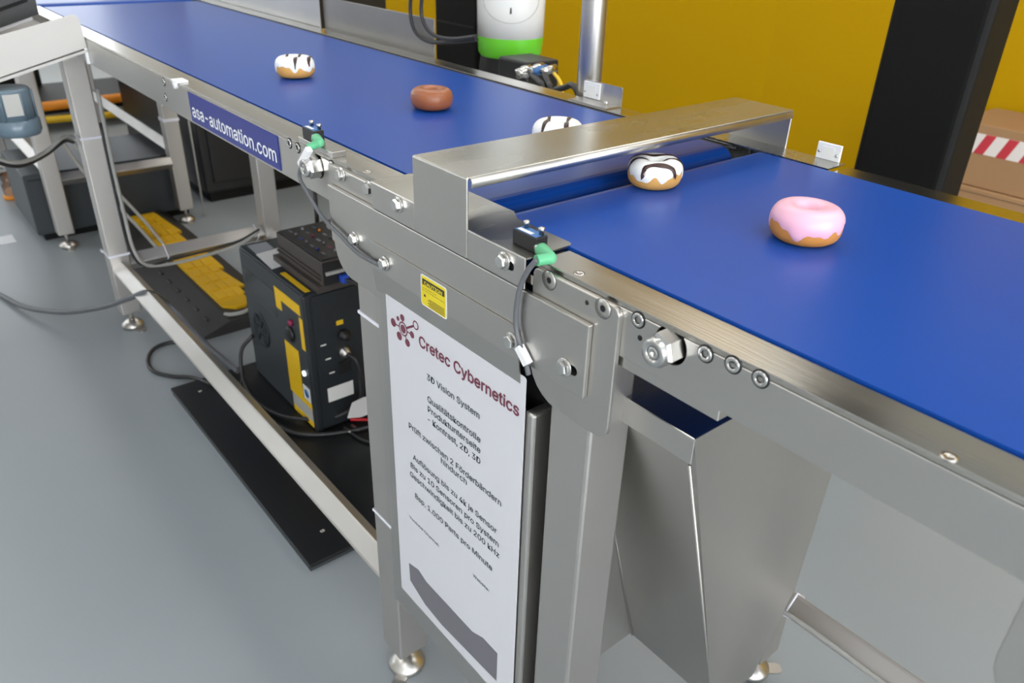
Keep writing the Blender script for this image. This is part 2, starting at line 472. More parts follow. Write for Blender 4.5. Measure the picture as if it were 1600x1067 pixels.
m = new(); tube(m, [P(1200, 950, 1, .522), P(1225, 957, 1, .522), P(1252, 974, 1, .522), P(1300, 1008, 1, .522), P(1352, 1047, 1, .522), P(1420, 1096, 1, .522)], .0042); obj('air_hose', m, 'cable_light', t, 'thin grey hose tied under the beam')

# --- middle conveyor with the web address sign
t = thing('belt_conveyor', 'stainless belt conveyor with web address sign on its side rail', 'conveyor', (-1.2, .29, 0), 0, 'blue belt conveyors in line')
NUT1 = P(497, 259, 1, 0)
obj('belt', belt_loop(-2.30, -.001, .027, ZT+.0005, INN+.001, .527), 'belt', t, 'plain blue conveyor belt')
obj('belt_gap_shade', box(new(), -2.29, -.03, .529, .542, ZT-.05, ZT-.002), 'black_gap', t, 'black fill painting the shade between belt and rail')  # black filler block stands in for the shade in this gap
m = new(); lathe(m, [(.021, 0), (.021, .012)], o=(-.028, .528, ZT-.026), d=(0, 1, 0), n=24); obj('roller', m, 'steel_pol', t)
rails(t, -2.31, -.012, ZT-.066, [(NUT1.x, NUT1.z)])
place('axle_nut', AXLE_NUT, (NUT1.x, -.001, NUT1.z), t, (0, .2, 0))
for px, py in ((452, 224), (465, 231), (518, 259)):
    q = P(px, py, 1, -.0005); place('socket_screw', SOCKET_SCREW, (q.x, -.0004, q.z), t)
for px, py in ((256, 128), (259, 152)):
    q = P(px, py, 1, 0); place('socket_screw', SOCKET_SCREW, (q.x, -.0004, q.z), t)
q = P(516, 276, 1, 0); m = new(); lathe(m, [(.0026, 0), (.0026, .0003), (0, .0003)], o=(q.x, 0, q.z), d=(0, -1, 0), n=14); obj('pin_hole', m, 'black_gap', t)
q = P(574, 268, 2, ZT); place('flush_screw', TOP_SCREW, (q.x, q.y, ZT), t)
q = P(276, 131, 1, 0); m = new(); box(m, q.x-.016, q.x+.016, -.006, .018, ZT, ZT+.004, .001); lathe(m, [(.009, 0), (.009, .006), (0, .007)], o=(q.x, 0, q.z), d=(0, -1, 0), n=16); obj('clip', m, 'white_plastic', t, 'small white clip on the rail edge')
sg = obj('sign', box(new(), -.857, -.4655, -.0016, -.0002, ZT-.0615, ZT-.0065), 'sign_blue', t, 'blue sign with a white web address')
m = new(); text_bm(m, 'asa-automation.com', -.845, -.475, ZT-.0345, -.0022, h=.032, bold=.012); obj('lettering', m, 'sign_white', sg)
leg(t, -1.992, 0, .924, zrot=.3); leg(t, -1.992, .528, .924)
beam(t, 0, -1.93, -.243, .033, .222)
beam(t, 1, .062, .528, -1.961, .236)
beam(t, 0, -1.93, -.243, .559, .222)
for py_ in (.18, .50):
    beam_tie(t, 1, py_, -1.961, .236, .036)
tie(t, -1.992, -1.930, 0, .062, .272, .0025, .007, (-2.010, -1.992, -.006, -.001, .273, .279)); tie(t, -1.992, -1.930, 0, .062, .655, .0025, .007)
m = new()
tube(m, [(-1.925, .075, .80), (-1.924, .070, .60), (-1.924, .072, .42), (-1.924, .075, .30), (-1.922, .095, .235), (-1.922, .14, .215), (-1.922, .25, .21), (-1.922, .42, .225), (-1.92, .50, .26)], .006)
obj('power_cable', m, 'cable_light', t, 'pale cable clipped down the leg and along the cross beam')
m = new(); tube(m, [(-1.925, .063, .70), (-1.925, .060, .45), (-1.924, .066, .29), (-1.922, .10, .225), (-1.922, .2, .225), (-1.922, .4, .235), (-1.91, .50, .27)], .004); obj('signal_cable', m, 'cable_black', t)

q = P(320, 338, 2, 0)
m = new(); tube(m, [(q.x, q.y, .004), (q.x, q.y, .5), (q.x-.004, q.y-.01, .93)], .0042, 8, False); obj('hanging_wire', m, 'cable_light', t, 'thin pale wire hanging to the floor')
# --- far conveyor behind it
t = thing('belt_conveyor', 'far blue belt conveyor beyond the side chute', 'conveyor', (-3.6, .29, 0), 0, 'blue belt conveyors in line')
obj('belt', belt_loop(-5.2, -2.335, .027, ZT+.002, INN, .535), 'belt', t, 'plain blue conveyor belt')
rails(t, -5.2, -2.33, ZT-.066)
for x in (-2.90, -4.3):
    leg(t, x+.02, 0, .924); leg(t, x-.01, .505, .924)
beam(t, 1, .062, .505, -2.855, .285, .028)
beam(t, 0, -4.24, -2.88, .03, .33)
beam(t, 0, -4.24, -2.89, .536, .33)
tie(t, -2.91, -2.848, .505, .567, .46, .0025, .012)
m = new(); tube(m, [(-2.84, .10, .44), (-2.82, .14, .33), (-2.80, .20, .22), (-2.70, .27, .10), (-2.5, .29, .05)], .007); tube(m, [(-2.84, .13, .44), (-2.82, .18, .35), (-2.80, .23, .25), (-2.68, .31, .10), (-2.5, .32, .05)], .007)
obj('power_cable', m, 'cable_light', t)

# ------------------------------------------------------------------ inspection station between the two conveyors
t = thing('inspection_station', 'stainless inspection frame with bolted cover plates between two conveyors', 'machine frame', (0, .29, 0))
XL, XR = -.243, .181
leg(t, XL, .0005, .92, zrot=-.9); leg(t, XR, .0005, .92); leg(t, XL, .528, .92); leg(t, XR, .528, .92, zrot=.9)
obj('bracket', plate(rrect(-.291, -.1655, ZT-.166, ZT-.006, (.046, .012, .010, .004)), -.006, -.0003), 'steel', t)
obj('bracket', plate(rrect(.150, .271, ZT-.154, ZT-.005, (.046, .016, .010, .008)), -.006, -.0003), 'steel', t)
cp = obj('cross_plate', box(new(), -.284, .2405, -.0126, -.0062, .874, .957, .0013, 2), 'steel_x', t)
sl = P(892, 577, 1, -.0125)
cut(cp, [prism(new(), rrect(sl.x-.017, sl.x+.009, sl.z-.0055, sl.z+.0055, .0052), 1, -.02, -.0061)])
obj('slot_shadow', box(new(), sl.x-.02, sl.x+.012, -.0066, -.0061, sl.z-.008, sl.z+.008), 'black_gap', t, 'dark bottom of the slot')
# folded front sheet of the vision cabinet
xa, xb = -.167, .1425
b = new(); pr = [(-.0148, .912), (-.0148, .874), (-.0098, .838), (-.0098, .247), (-.0082, .247), (-.0082, .838), (-.0132, .8745), (-.0132, .912)]
prism(b, pr, 0, xa, xb)
fs = obj('front_sheet', b, 'steel_x', t, 'folded stainless front sheet')
cut(fs, [prism(new(), [(xb+.01, .95), (xb-.012, .95), (xb-.012, .9125), (xb-.006, .9108), (xb-.002, .907), (xb-.0004, .900), (xb+.01, .900)], 1, -.05, .05)])
b = new(); box(b, -.172, .148, -.0078, -.004, .247, .81, .001, 1); box(b, .1478, .163, -.0078, .05, .247, .81, .005, 3); box(b, -.172, -.160, -.0075, .05, .247, .81, .003, 2)
obj('cabinet', b, 'steel', t)
obj('cabinet_inner_shade', box(new(), -.158, .178, .02, .05, .25, .925), 'black_gap', t, 'black fill painting the shade inside the cabinet')  # solid black block in place of the shaded cabinet interior
for px, py, y in ((553, 373, -.0125), (532, 273, -.0062), (576, 295, -.0062), (600, 412, -.0150), (798, 533, -.0150), (881, 574, -.0125)):
    q = P(px, py, 1, y-.002); place('hex_bolt', HEX_BOLT, (q.x, y, q.z), t, (0, random.uniform(0, 1), 0))
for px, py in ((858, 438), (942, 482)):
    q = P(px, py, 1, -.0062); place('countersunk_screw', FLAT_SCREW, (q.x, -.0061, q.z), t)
q = P(917, 473, 1, -.0062); m = new(); lathe(m, [(.0024, 0), (.0024, .0003), (0, .0003)], o=(q.x, -.006, q.z), d=(0, -1, 0), n=12); obj('pin_hole', m, 'black_gap', t)
q = P(526+14, 293, 1, -.0062)
tie(t, XL, XL+.062, .0005, .0625, P(578, 498, 1, 0).z-.004, .0015, .0045); tie(t, XL, XL+.062, .0005, .0625, P(600, 812, 1, 0).z-.004, .0015, .004)
obj('side_sheet', box(new(), .176, .181, .055, .53, .33, .92), 'steel', t)
# caution sticker
st = obj('caution_sticker', prism(new(), rrect(-.0465, .0085, .8665, .9085, .004), 1, -.0152, -.0149), 'sticker_white', t, 'yellow laser caution sticker with a white border')
obj('sticker_field', prism(new(), rrect(-.0450, .0070, .8680, .9070, .003), 1, -.0154, -.01525), 'caution_yellow', st)
obj('sticker_header', box(new(), -.0425, .0045, -.0156, -.01545, .8955, .9035), 'caution_black', st)
m = new(); text_bm(m, 'CAUTION', -.038, 0, .8995, -.0158, h=.0060, bold=.03); obj('header_lettering', m, 'caution_yellow', st)
m = new(); text_bm(m, 'LASER RADIATION', -.0425, -.012, .8918, -.0157, h=.0018); text_bm(m, 'DO NOT STARE INTO BEAM', -.0425, .0045, .8885, -.0157, h=.0018)
for k in range(12):
    a = k*math.pi/6; c = Vector((-.0375, 0, .8815)); d = Vector((math.cos(a), 0, math.sin(a))); e = Vector((-d.z, 0, d.x))
    vs = [m.verts.new((c+d*.0026)+Vector((0, -.0157, 0))), m.verts.new(c+e*.0006+Vector((0, -.0157, 0))), m.verts.new(c-e*.0006+Vector((0, -.0157, 0)))]; m.faces.new(vs)
for k in range(6): box(m, -.031+.003*(k % 2), .0045, -.0157, -.0155, .8695+k*.0019, .8701+k*.0019)
obj('sticker_lettering', m, 'caution_black', st)

# poster on the cabinet front
PY = -.0104
q1, q2, q3 = P(602, 450, 1, PY), P(826, 588, 1, PY), P(628, 918, 1, PY)
PX0, PX1, PZ0, PZ1 = q1.x, q2.x-.0035, q3.z, .5*(q1.z+q2.z)
t = thing('poster', 'white paper poster describing a 3D vision system, on the cabinet front', 'poster', ((PX0+PX1)/2, PY, PZ0))
obj('sheet', prism(new(), rrect(PX0, PX1, PZ0, PZ1, (0, 0, .004, 0)), 1, PY, PY+.0005), 'poster', t)
def line(body, l, r, h, bold=0., mt='ink_black', y=PY-.0004):
    a, c = P(*l, 1, y), P(*r, 1, y)
    m = new(); text_bm(m, body, a.x, c.x, (a.z+c.z)/2, y, h=h, bold=bold); obj('text_line', m, mt, t)
line('Cretec Cybernetics', (655, 534), (811, 633), .0215, .022, 'ink_red')
for body, l, r in (('3D Vision System', (667, 587.5), (749, 646.6)), ('Qualitätskontrolle', (668, 623.6), (750.5, 682.6)), ('Produktunterseite', (668.5, 638.4), (750.5, 700.7)),
                   ('- Kontrast, 2D, 3D', (668.5, 655), (750.5, 717)), ('Prüft zwischen 2 Förderbändern', (639, 667), (783, 780)), ('hindurch', (689, 719), (729, 750)),
                   ('Auflösung bis zu 4k je Sensor', (645.6, 717), (776, 823)), ('Bis zu 10 Sensoren pro System', (642, 730), (779, 843)), ('Geschwindigkeit bis zu 200 kHz', (641, 743), (780, 861)),
                   ('Bsp. 1.000 Parts pro Minute', (649, 778), (769, 881))):
    line(body, l, r, .0128, .013)
line('Youtube Channel:', (640, 811), (686, 847), .0075, .004); line('Website:', (739, 899), (764, 920), .0075, .004)
yp = PY-.0003
gp = [P(*q, 1, yp) for q in ((639, 879.5), (653.6, 890), (666, 909), (738, 987), (754.5, 996.6), (777, 1021), (775.5, 1064), (690, 976), (664, 944), (641, 906.4))]
m = new(); prism(m, [(q.x, q.z) for q in gp], 1, yp, yp+.0002); obj('printed_silhouette', m, 'ink_grey', t, 'flat grey machine silhouette print')
# molecule-like emblem
m = new(); yl = PY-.0003
def disc(c, r, ri=0.):
    lathe(m, [(r, 0), (r, .0002), (ri, .0002)] if ri else [(r, 0), (r, .0002), (0, .0002)], o=(c.x, yl, c.z), d=(0, -1, 0), n=24, cap=False, smooth=False)
def bar(a, c, wd):
    d = (c-a); d.y = 0; d.normalize(); e = Vector((-d.z, 0, d.x))*wd
    m.faces.new([m.verts.new(v+Vector((0, -.0001, 0))) for v in (a+e, a-e, c-e, c+e)])
cc = P(630, 514, 1, yl)
disc(cc, .0105, .0085); disc(cc, .0062)
for (px, py), r, ln in (((614.7, 503.8), .0062, 1), ((621.7, 497.5), .0034, 0), ((628.5, 496.3), .0050, 1), ((643.8, 523), .0050, 1), ((636.7, 535.7), .0056, 1), ((624, 524.8), .0062, 0)):
    n_ = P(px, py, 1, yl); disc(n_, r)
    if ln: bar(cc+(n_-cc).normalized()*.0100, n_, .0010)
n_ = P(649.5, 508.3, 1, yl); disc(n_, .0065, .0046); bar(cc+(n_-cc).normalized()*.0100, n_-(n_-cc).normalized()*.0055, .0016)
bmesh.ops.recalc_face_normals(m, faces=m.faces[:])
obj('emblem', m, 'ink_red', t, 'dark red emblem of linked dots')

# ------------------------------------------------------------------ bridge cover over the gap
t = thing('bridge_cover', 'folded stainless bridge cover spanning the gap between the belts', 'cover', (0, .29, ZT))
bx0, bx1, bz = -.0605, .0455, ZT+.0605
obj('top_sheet', box(new(), bx0, bx1, -.0125, .592, bz-.0032, bz, .0015, 3), 'steel_bridge', t)
obj('front_sheet', box(new(), bx0, bx1, -.0132, -.0100, .9580, bz-.0008, .0014, 3), 'steel', t)
obj('end_sheet', box(new(), bx0, bx1, .589, .5915, .955, bz-.0016, .0008, 1), 'steel', t)
m = new()
prism(m, [(bx1-.006, bz-.001), (bx1, bz-.001), (bx1+.0025, bz-.0025), (bx1+.0035, bz-.005), (bx1+.0035, bz-.0115), (bx1+.0025, bz-.0115), (bx1+.0022, bz-.0052), (bx1-.001, bz-.0026), (bx1-.006, bz-.0022)], 1, -.0085, .588, smooth=True)
obj('edge_lip', m, 'steel', t, 'rounded bright lip along the edge')
obj('edge_lip', box(new(), bx0-.0015, bx0+.0005, -.0085, .588, bz-.012, bz-.0015, .0005, 1), 'steel_pol', t)
fp_ = rrect(-.162, .1445, -.0112, .055, (0, 0, .008, 0)); fp_ = [q for q in fp_ if not (q[0] < -.1 and q[1] > 0)] + [(.05, .055), (.03, .067), (-.14, .067), (-.152, .063), (-.159, .054), (-.162, .043)]
m = new(); prism(m, fp_, 2, ZT+.0008, ZT+.0030); obj('flange_top', m, 'steel_bridge', t)
obj('flange_top', box(new(), -.162, .1445, .545, .590, ZT+.0008, ZT+.0030), 'steel_bridge', t)
for x0, x1 in ((-.162, bx0-.0006), (bx1+.0006, .1445)):
    fl = obj('flange_front', box(new(), x0, x1, -.0128, -.0100, .9580, ZT+.0030, .0012, 2), 'steel_x', t)
    if x0 > 0:
        sl = P(793, 413, 1, -.0125); cut(fl, [prism(new(), rrect(sl.x-.014, sl.x+.011, sl.z-.0050, sl.z+.0050, .0049), 1, -.03, 0)])
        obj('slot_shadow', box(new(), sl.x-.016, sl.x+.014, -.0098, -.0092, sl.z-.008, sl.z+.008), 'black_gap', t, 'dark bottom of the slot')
for px, py in ((621, 320), (786, 408)):
    q = P(px, py, 1, -.0145); place('hex_bolt', HEX_BOLT, (q.x, -.0126, q.z), t, (0, .3, 0))
obj('gap_void', box(new(), .1448, .1502, .001, .04, .93, ZT-.001), 'black_gap', t, 'dark joint beside the flange')

# ------------------------------------------------------------------ light-barrier sensors with cable, and their reflectors
def sensor(label, x0, x1, z0, elbow, cable, sleeve, base=None):
    t = thing('light_sensor', label, 'sensor', ((x0+x1)/2, .015, z0), 0, 'light barrier sensors on the rail')
    bd = obj('housing', box(new(), x0, x1, .0035, .0195, z0, z0+.0165, .001, 2), 'black_plastic', t)
    obj('label_plate', box(new(), x0+.003, x1-.003, .0050, .0178, z0+.0165, z0+.0169), 'label_blue', bd, 'blue label on the sensor top')
    obj('label_strip', box(new(), x0+.005, x1-.012, .0060, .0110, z0+.0169, z0+.0171), 'white_plastic', bd)
    for fx, fy in ((.22, .0155), (.86, .0150)):
        m = new(); lathe(m, [(.0028, .0165), (.0028, .021), (.0034, .021), (.0034, .0245), (0, .0250)], o=(x0+(x1-x0)*fx, fy, z0), n=12); obj('knurled_screw', m, 'steel_bright', t)
    a, c, e = [Vector(v) for v in elbow]
    m = new(); lathe(m, [(.0052, -.002), (.0056, .003), (.0056, .009), (0, .009)], o=a, d=(c-a), n=18); obj('connector', m, 'steel_bright', t)
    m = new(); tube(m, [a+(c-a).normalized()*.007, c-(c-a)*.15, c, c+(e-c)*.2, e], lambda s: .0074-.0018*s, 14); obj('plug', m, 'green', t, 'green angled cable plug')
    m = new(); tube(m, cable, .0029, 10); cb = obj('cable', m, 'cable_grey', t, 'grey cable hanging from the sensor')
    s0, s1 = [Vector(v) for v in sleeve]
    d, u, v = frame(s1-s0); m = new(); L = (s1-s0).length
    lathe(m, [(.0058, 0), (.0058, L)], o=s0, d=s1-s0, n=4, smooth=False, rot=math.pi/4); obj('sleeve', m, 'white_plastic', cb, 'white cable marker sleeve')
    if base: obj('mounting_block', box(new(), *base), 'steel_bright', t)
    return t
fl = lambda px, py, y=-.018: P(px, py, 1, y)
sensor('black sensor with green plug on the cover flange below the white doughnut', .104, .142, ZT+.0031,
       [(.1405, .008, ZT+.0095), (.168, .000, ZT+.0085), fl(838, 407, -.016)],
       [fl(840, 405, -.016), fl(824, 424), fl(811, 455), fl(806, 500), fl(810, 530), fl(820, 560), P(826, 585, 1, -.0165)], [fl(811, 541, -.0185), fl(825, 569, -.0185)])
bz0 = ZT+.0085
q0, q1 = P(476, 217, 2, bz0), P(508, 218, 2, bz0)
sensor('black sensor with green plug on the rail beside the sign', -.383, -.345, bz0,
       [(-.3475, .006, bz0+.008), (-.322, .000, bz0+.006), fl(482, 231, -.013)],
       [fl(483, 231, -.013), fl(476, 246), fl(468, 275), fl(480, 300), fl(503, 338), fl(532, 368), fl(560, 396), fl(592, 414, -.019)], [fl(483, 233, -.0165), fl(470, 257, -.0195)],
       (-.392, -.288, .0005, .0225, ZT, ZT+.0083, .0006, 1))

def reflector(label, x0, x1, tall=.027, plate=None):
    t = thing('reflector', label, 'reflector', ((x0+x1)/2, .585, ZT), 0, 'white reflectors on the far rail')
    if plate: obj('angle_bracket', prism(new(), rrect(plate[0], plate[1], ZT+.0022, ZT+.034, (0, 0, .004, .004)), 1, .5885, .5905), 'steel_pol', t)
    obj('angle_foot', box(new(), (plate or (x0, x1))[0], (plate or (x0, x1))[1], .548, .5905, ZT+.0002, ZT+.0022), 'steel_pol', t)
    bd = obj('plate', box(new(), x0, x1, .5845, .5882, ZT+.003, ZT+.003+tall, .001, 2), 'white_plastic', t)
    obj('prism_field', box(new(), x0+.010, x1-.010, .5838, .5845, ZT+.007, ZT+tall-.002), 'sticker_white', bd)
    for x, z in ((x0+.005, .014), (x1-.005, .012)):
        m = new(); lathe(m, [(.0024, 0), (.0024, .0014), (.001, .002), (0, .002)], o=(x, .5845, ZT+z), d=(0, -1, 0), n=12); obj('screw', m, 'steel_bright', bd)
    if plate:
        m = new(); lathe(m, [(.0035, 0), (.0035, .006), (0, .007)], o=(plate[1]-.022, .572, ZT+.002), n=12); obj('screw', m, 'steel_bright', t)
reflector('small white reflector plate on the rail beside the black pillar', .099, .137, .024)
reflector('small white reflector plate on a steel bracket by the round pole', -.396, -.353, .029, (-.398, -.300))

# ------------------------------------------------------------------ hopper under the near conveyor
t = thing('hopper', 'tapered stainless hopper hanging below the near conveyor', 'hopper', (.26, .25, .3))
hx0, hx1 = .1815, .335
yz = [(.050, .852), (.392, .852), (.368, .45), (.305, .305), (.205, .325)]
obj('body', prism(new(), yz, 0, hx0, hx1), 'steel', t)
b = new(); box(b, hx0, hx1+.0015, .0485, .050, .823, .8535, .0005, 1); obj('rim', b, 'steel_pol', t, 'folded rim strip')
obj('lid', box(new(), hx0, hx1+.001, .0487, .393, .852, .8545, .0006, 1), 'steel_top', t)
m = new(); tube(m, [(hx1, .0495, .822), (hx1, .188, .378), (hx1, .204, .328)], .0016, 8, False); obj('weld_seam', m, 'steel_pol', t); m = new(); tube(m, [(hx0+.001, .120, .62), (hx0+.001, .2035, .326)], .0018, 8, False); obj('weld_seam', m, 'steel_pol', t)

# ------------------------------------------------------------------ doughnuts
def donut(label, x, y, R, h, body, icing=None, stripes=(), rz=0., edge=.25, seed=1, hole=.0065):
    t = thing('doughnut', label, 'doughnut', (x, y, ZT+.002), rz + 1e-9, 'doughnuts on the blue belt')
    ORIG[t.name] = Vector((0, 0, 0))
    rnd = random.Random(seed); ph = [rnd.uniform(0, 6.28) for _ in range(8)]
    a = (R+hole)/2; rx = (R-hole)/2; zc = h/2
    def surf(th, p, off=0.):
        """p: 0 = outer equator, 90 = crown, 180 = hole, 270 = bottom"""
        wob = 1+.018*math.sin(2*th+ph[0])+.012*math.sin(3*th+ph[1])
        c, s = math.cos(p), math.sin(p)
        ex = .86
        rr = a*wob+(rx*wob+off)*math.copysign(abs(c)**ex, c); z = zc+(h/2+off)*math.copysign(abs(s)**(.92 if s > 0 else .80), s)
        return Vector((max(rr, .0008)*math.cos(th), max(rr, .0008)*math.sin(th), max(z, 0)))
    N, M = 56, 28; bm = new(); g = [[bm.verts.new(surf(2*math.pi*i/N, 2*math.pi*j/M)) for j in range(M)] for i in range(N)]
    for i in range(N):
        for j in range(M):
            f = bm.faces.new((g[i][j], g[(i+1) % N][j], g[(i+1) % N][(j+1) % M], g[i][(j+1) % M])); f.smooth = True
    bmesh.ops.remove_doubles(bm, verts=bm.verts[:], dist=1e-5); bmesh.ops.recalc_face_normals(bm, faces=bm.faces[:])
    bo = obj('body', bm, body, t)
    if icing:
        bm = new(); N, M = 96, 20; g = []
        for i in range(N):
            th = 2*math.pi*i/N
            e = -edge + .20*math.sin(3*th+ph[2])+.16*math.sin(5*th+ph[3])+.12*math.sin(9*th+ph[4])+.08*math.sin(14*th+ph[5])
            col = []
            for j in range(M+1):
                s = j/M; p = e+(math.pi*1.12-e)*s
                off = .0011*min(1, s*9)**.5 if s < .9 else .0011
                col.append(bm.verts.new(surf(th, p, off if j else -.0006)))
            g.append(col)
        for i in range(N):
            for j in range(M):
                f = bm.faces.new((g[i][j], g[(i+1) % N][j], g[(i+1) % N][j+1], g[i][j+1])); f.smooth = True
        bmesh.ops.recalc_face_normals(bm, faces=bm.faces[:])
        ic = obj('icing', bm, icing, t, None)
        for k, (c, wd, lo, hi, bend) in enumerate(stripes):   # chocolate drizzle laid across the top
            bm = new(); prev = None; n = 44
            for q in range(n+1):
                v = lo+(hi-lo)*q/n; row = []
                wq = wd*(.85+.22*math.sin(q*.21+k))*min(1, .35+q/5, .35+(n-q)/5)
                for s in (-1, -.5, 0, .5, 1):
                    x_, y_ = c*R+bend*R*v*v+s*wq/2, v*R
                    r_ = math.hypot(x_, y_); th = math.atan2(y_, x_)
                    # invert the radius on the upper half
                    cc_ = max(-1, min(1, (r_/(1+.018*math.sin(2*th+ph[0])+.012*math.sin(3*th+ph[1]))-a)/(rx)))
                    p = math.acos(math.copysign(abs(cc_)**(1/.86), cc_)) if r_ < R*.965 else max(-.15, .30-(r_/R-.965)*9)
                    row.append(bm.verts.new(surf(th, p, .0013+.0009*(1-abs(s)))))
                if prev:
                    for i in range(4):
                        f = bm.faces.new((prev[i], prev[i+1], row[i+1], row[i])); f.smooth = True
                prev = row
            bmesh.ops.recalc_face_normals(bm, faces=bm.faces[:])
            obj('drizzle', bm, 'drizzle', ic, 'dark chocolate stripe')
    return t
def spot(px, py, z=ZT+.021): q = P(px, py, 2, z); return q.x, q.y
donut('doughnut with smooth pink icing on the near belt', *spot(1259.5, 347), .0378, .0385, 'dough_dark', 'icing_pink', seed=4, edge=.22, rz=.4)
S3 = [(-.42, .0062, -.86, .86, .12), (.10, .0076, -.97, -.28, .02), (.10, .0080, .26, .97, .02), (.78, .0066, -.60, .60, .0)]
S4 = [(-.22, .0068, -.95, .97, 0), (-.80, .0055, -.55, .55, 0), (.42, .0045, -.85, .1, 0)]
donut('white iced doughnut with chocolate stripes right beside the bridge cover lip', *spot(1023, 266), .0352, .0345, 'dough', 'icing_white', S3, seed=11, edge=.12, rz=math.radians(-38))
donut('plain brown chocolate doughnut on the middle belt', *spot(674.5, 151), .0372, .0345, 'icing_brown', seed=3, hole=.007)
donut('white iced doughnut with chocolate stripes farthest up the middle belt', *spot(461, 104), .0378, .0385, 'dough', 'icing_white', S4, seed=21, edge=.10, rz=math.radians(-128))
donut('white iced doughnut half hidden behind the bridge cover', *spot(872, 207), .0372, .0365, 'dough', 'icing_white', [(-.36, .0066, -.92, .92, -.05), (.42, .0066, -.92, .92, .1)], seed=31, edge=.15, rz=math.radians(-140))

# ------------------------------------------------------------------ floor board with the power station on it
t = thing('base_board', 'flat black board lying on the floor under the conveyor', 'board', (-1.0, .24, 0))
bx = (-1.452, -.545, -.008, .50)
obj('lower_plate', box(new(), bx[0]+.003, bx[1]-.003, bx[2]+.002, bx[3], 0, .0105, .001, 1), 'black_edge', t)
obj('upper_plate', box(new(), *bx, .0118, .022, .001, 1), 'black_board', t)
for px, py in ((313, 611), (504, 829)):
    q = P(px, py, 2, .022); place('flush_screw', TOP_SCREW, (q.x, q.y, .022), t)

UZ = .022; ux0, ux1, uy0, uy1, uh = -1.395, -.985, .238, .46, .44
t = thing('power_station', 'dark grey power supply box with yellow stickers on the black board', 'power supply', ((ux0+ux1)/2, (uy0+uy1)/2, UZ))
obj('case', box(new(), ux0, ux1, uy0, uy1, UZ, uh, .006, 2), 'ups_dark', t)
fp = obj('side_panel', box(new(), ux0+.004, ux1-.014, uy0-.003, uy0, UZ+.006, uh-.008, .002, 1), 'ups_grey', t)
obj('corner_trim', box(new(), ux1-.013, ux1+.003, uy0-.005, uy0+.016, UZ, uh-.002, .005, 2), 'ups_dark', t)
def lab(nm, x0, x1, z0, z1, mt, label=None, th=.0010): return obj(nm, box(new(), x0, x1, uy0-.003-th, uy0-.003, z0, z1), mt, fp, label)
lab('screen', -1.375, -1.170, .305, .385, 'screen', None, .0008)
lab('warning_label', -1.163, -1.012, .372, .402, 'yellow_label', 'yellow warning label')
lab('warning_label', -1.163, -1.128, .340, .372, 'yellow_label')
lab('warning_label', -1.022, -1.003, .272, .365, 'yellow_label')
lab('warning_label', -1.135, -1.052, .105, .250, 'yellow_label', 'tall yellow warning label')
lab('warning_label', -1.135, -1.003, .088, .105, 'yellow_label')
lab('info_label', -1.125, -1.003, .048, .088, 'cable_light')
lab('warning_label', -1.125, -1.003, .028, .048, 'yellow_label')
lab('round_sticker', -1.046, -1.006, .108, .152, 'sticker_white', None, .0013)
m = new(); lathe(m, [(.013, 0), (.013, .0004), (0, .0004)], o=(-1.026, uy0-.0043, .13), d=(0, -1, 0), n=20); obj('sticker_print', m, 'label_blue', fp)
m = new(); lathe(m, [(.055, 0), (.055, .003), (.048, .003), (.046, .001), (.012, .001), (.010, .003), (0, .003)], o=(-1.300, uy0-.003, .210), d=(0, -1, 0), n=32)
for k in range(6):
    a = k*math.pi/3; d = Vector((math.cos(a), 0, math.sin(a))); tube(m, [Vector((-1.300, uy0-.0055, .210))+d*.01, Vector((-1.300, uy0-.0055, .210))+d*.047], .0022, 6, False)
obj('fan_grille', m, 'ups_dark', fp)
m = new(); lathe(m, [(.009, 0), (.009, .008), (.006, .011), (0, .011)], o=(-1.07, uy0-.003, .33), d=(0, -1, 0), n=20); obj('push_button', m, 'magenta', fp, 'magenta push button')
m = new(); lathe(m, [(.022, 0), (.022, .006), (.016, .010), (0, .010)], o=(-1.085, uy0-.003, .290), d=(0, -1, 0), n=20); obj('socket', m, 'black_plastic', fp)
m = new(); lathe(m, [(.0075, 0), (.0075, .004), (0, .006)], o=(-1.027, uy0-.003, .194), d=(0, -1, 0), n=16); obj('status_light', m, 'led', fp, 'small lit status lamp')
sp = obj('socket_panel', box(new(), ux1, ux1+.0025, uy0+.02, uy1-.01, UZ+.008, uh-.008, .001, 1), 'ups_dark', t)
X = ux1+.0025
obj('info_label', box(new(), X, X+.0008, .275, .352, .108, .152), 'sticker_white', sp, 'white rating label')
obj('warning_label', box(new(), X, X+.0008, .318, .338, .332, .345), 'yellow_label', sp)
for y, z in ((.268, .285), (.278, .240), (.285, .195)): obj('printed_mark', box(new(), X, X+.0006, y, y+.016, z, z+.004), 'sticker_white', sp)
for y, z in ((.335, .30), (.332, .25)):
    m = new(); lathe(m, [(.016, 0), (.016, .010), (.011, .012), (.011, .022), (0, .022)], o=(X, y, z), d=(1, 0, 0), n=18); obj('round_connector', m, 'steel_pol' if z < .28 else 'black_plastic', sp)
obj('power_inlet', box(new(), X, X+.006, .315, .350, .185, .222, .001, 1), 'black_plastic', sp)
m = new(); tube(m, [(X+.02, .333, .25), (X+.045, .345, .235), (X+.05, .352, .18), (X+.045, .35, .12), (X+.02, .335, .075), (X-.02, .27, .045), (-1.10, .19, .034), (-1.22, .16, .034), (-1.33, .17, .05), (-1.37, .19, .12), (-1.372, .232, .16)], .006); obj('power_cable', m, 'cable_black', t, 'black cable looping over the board')
m = new(); tube(m, [(X+.10, .43, .06), (X+.06, .33, .03), (-1.00, .19, .03), (-1.15, .15, .03), (-1.30, .15, .03), (-1.36, .18, .035)], .006); obj('power_cable', m, 'cable_black', t)
m = new(); tube(m, [(X+.01, .33, .035), (X+.06, .40, .03), (X+.14, .46, .03)], .005); obj('power_cable', m, 'red', t, 'red cable')
m = new()
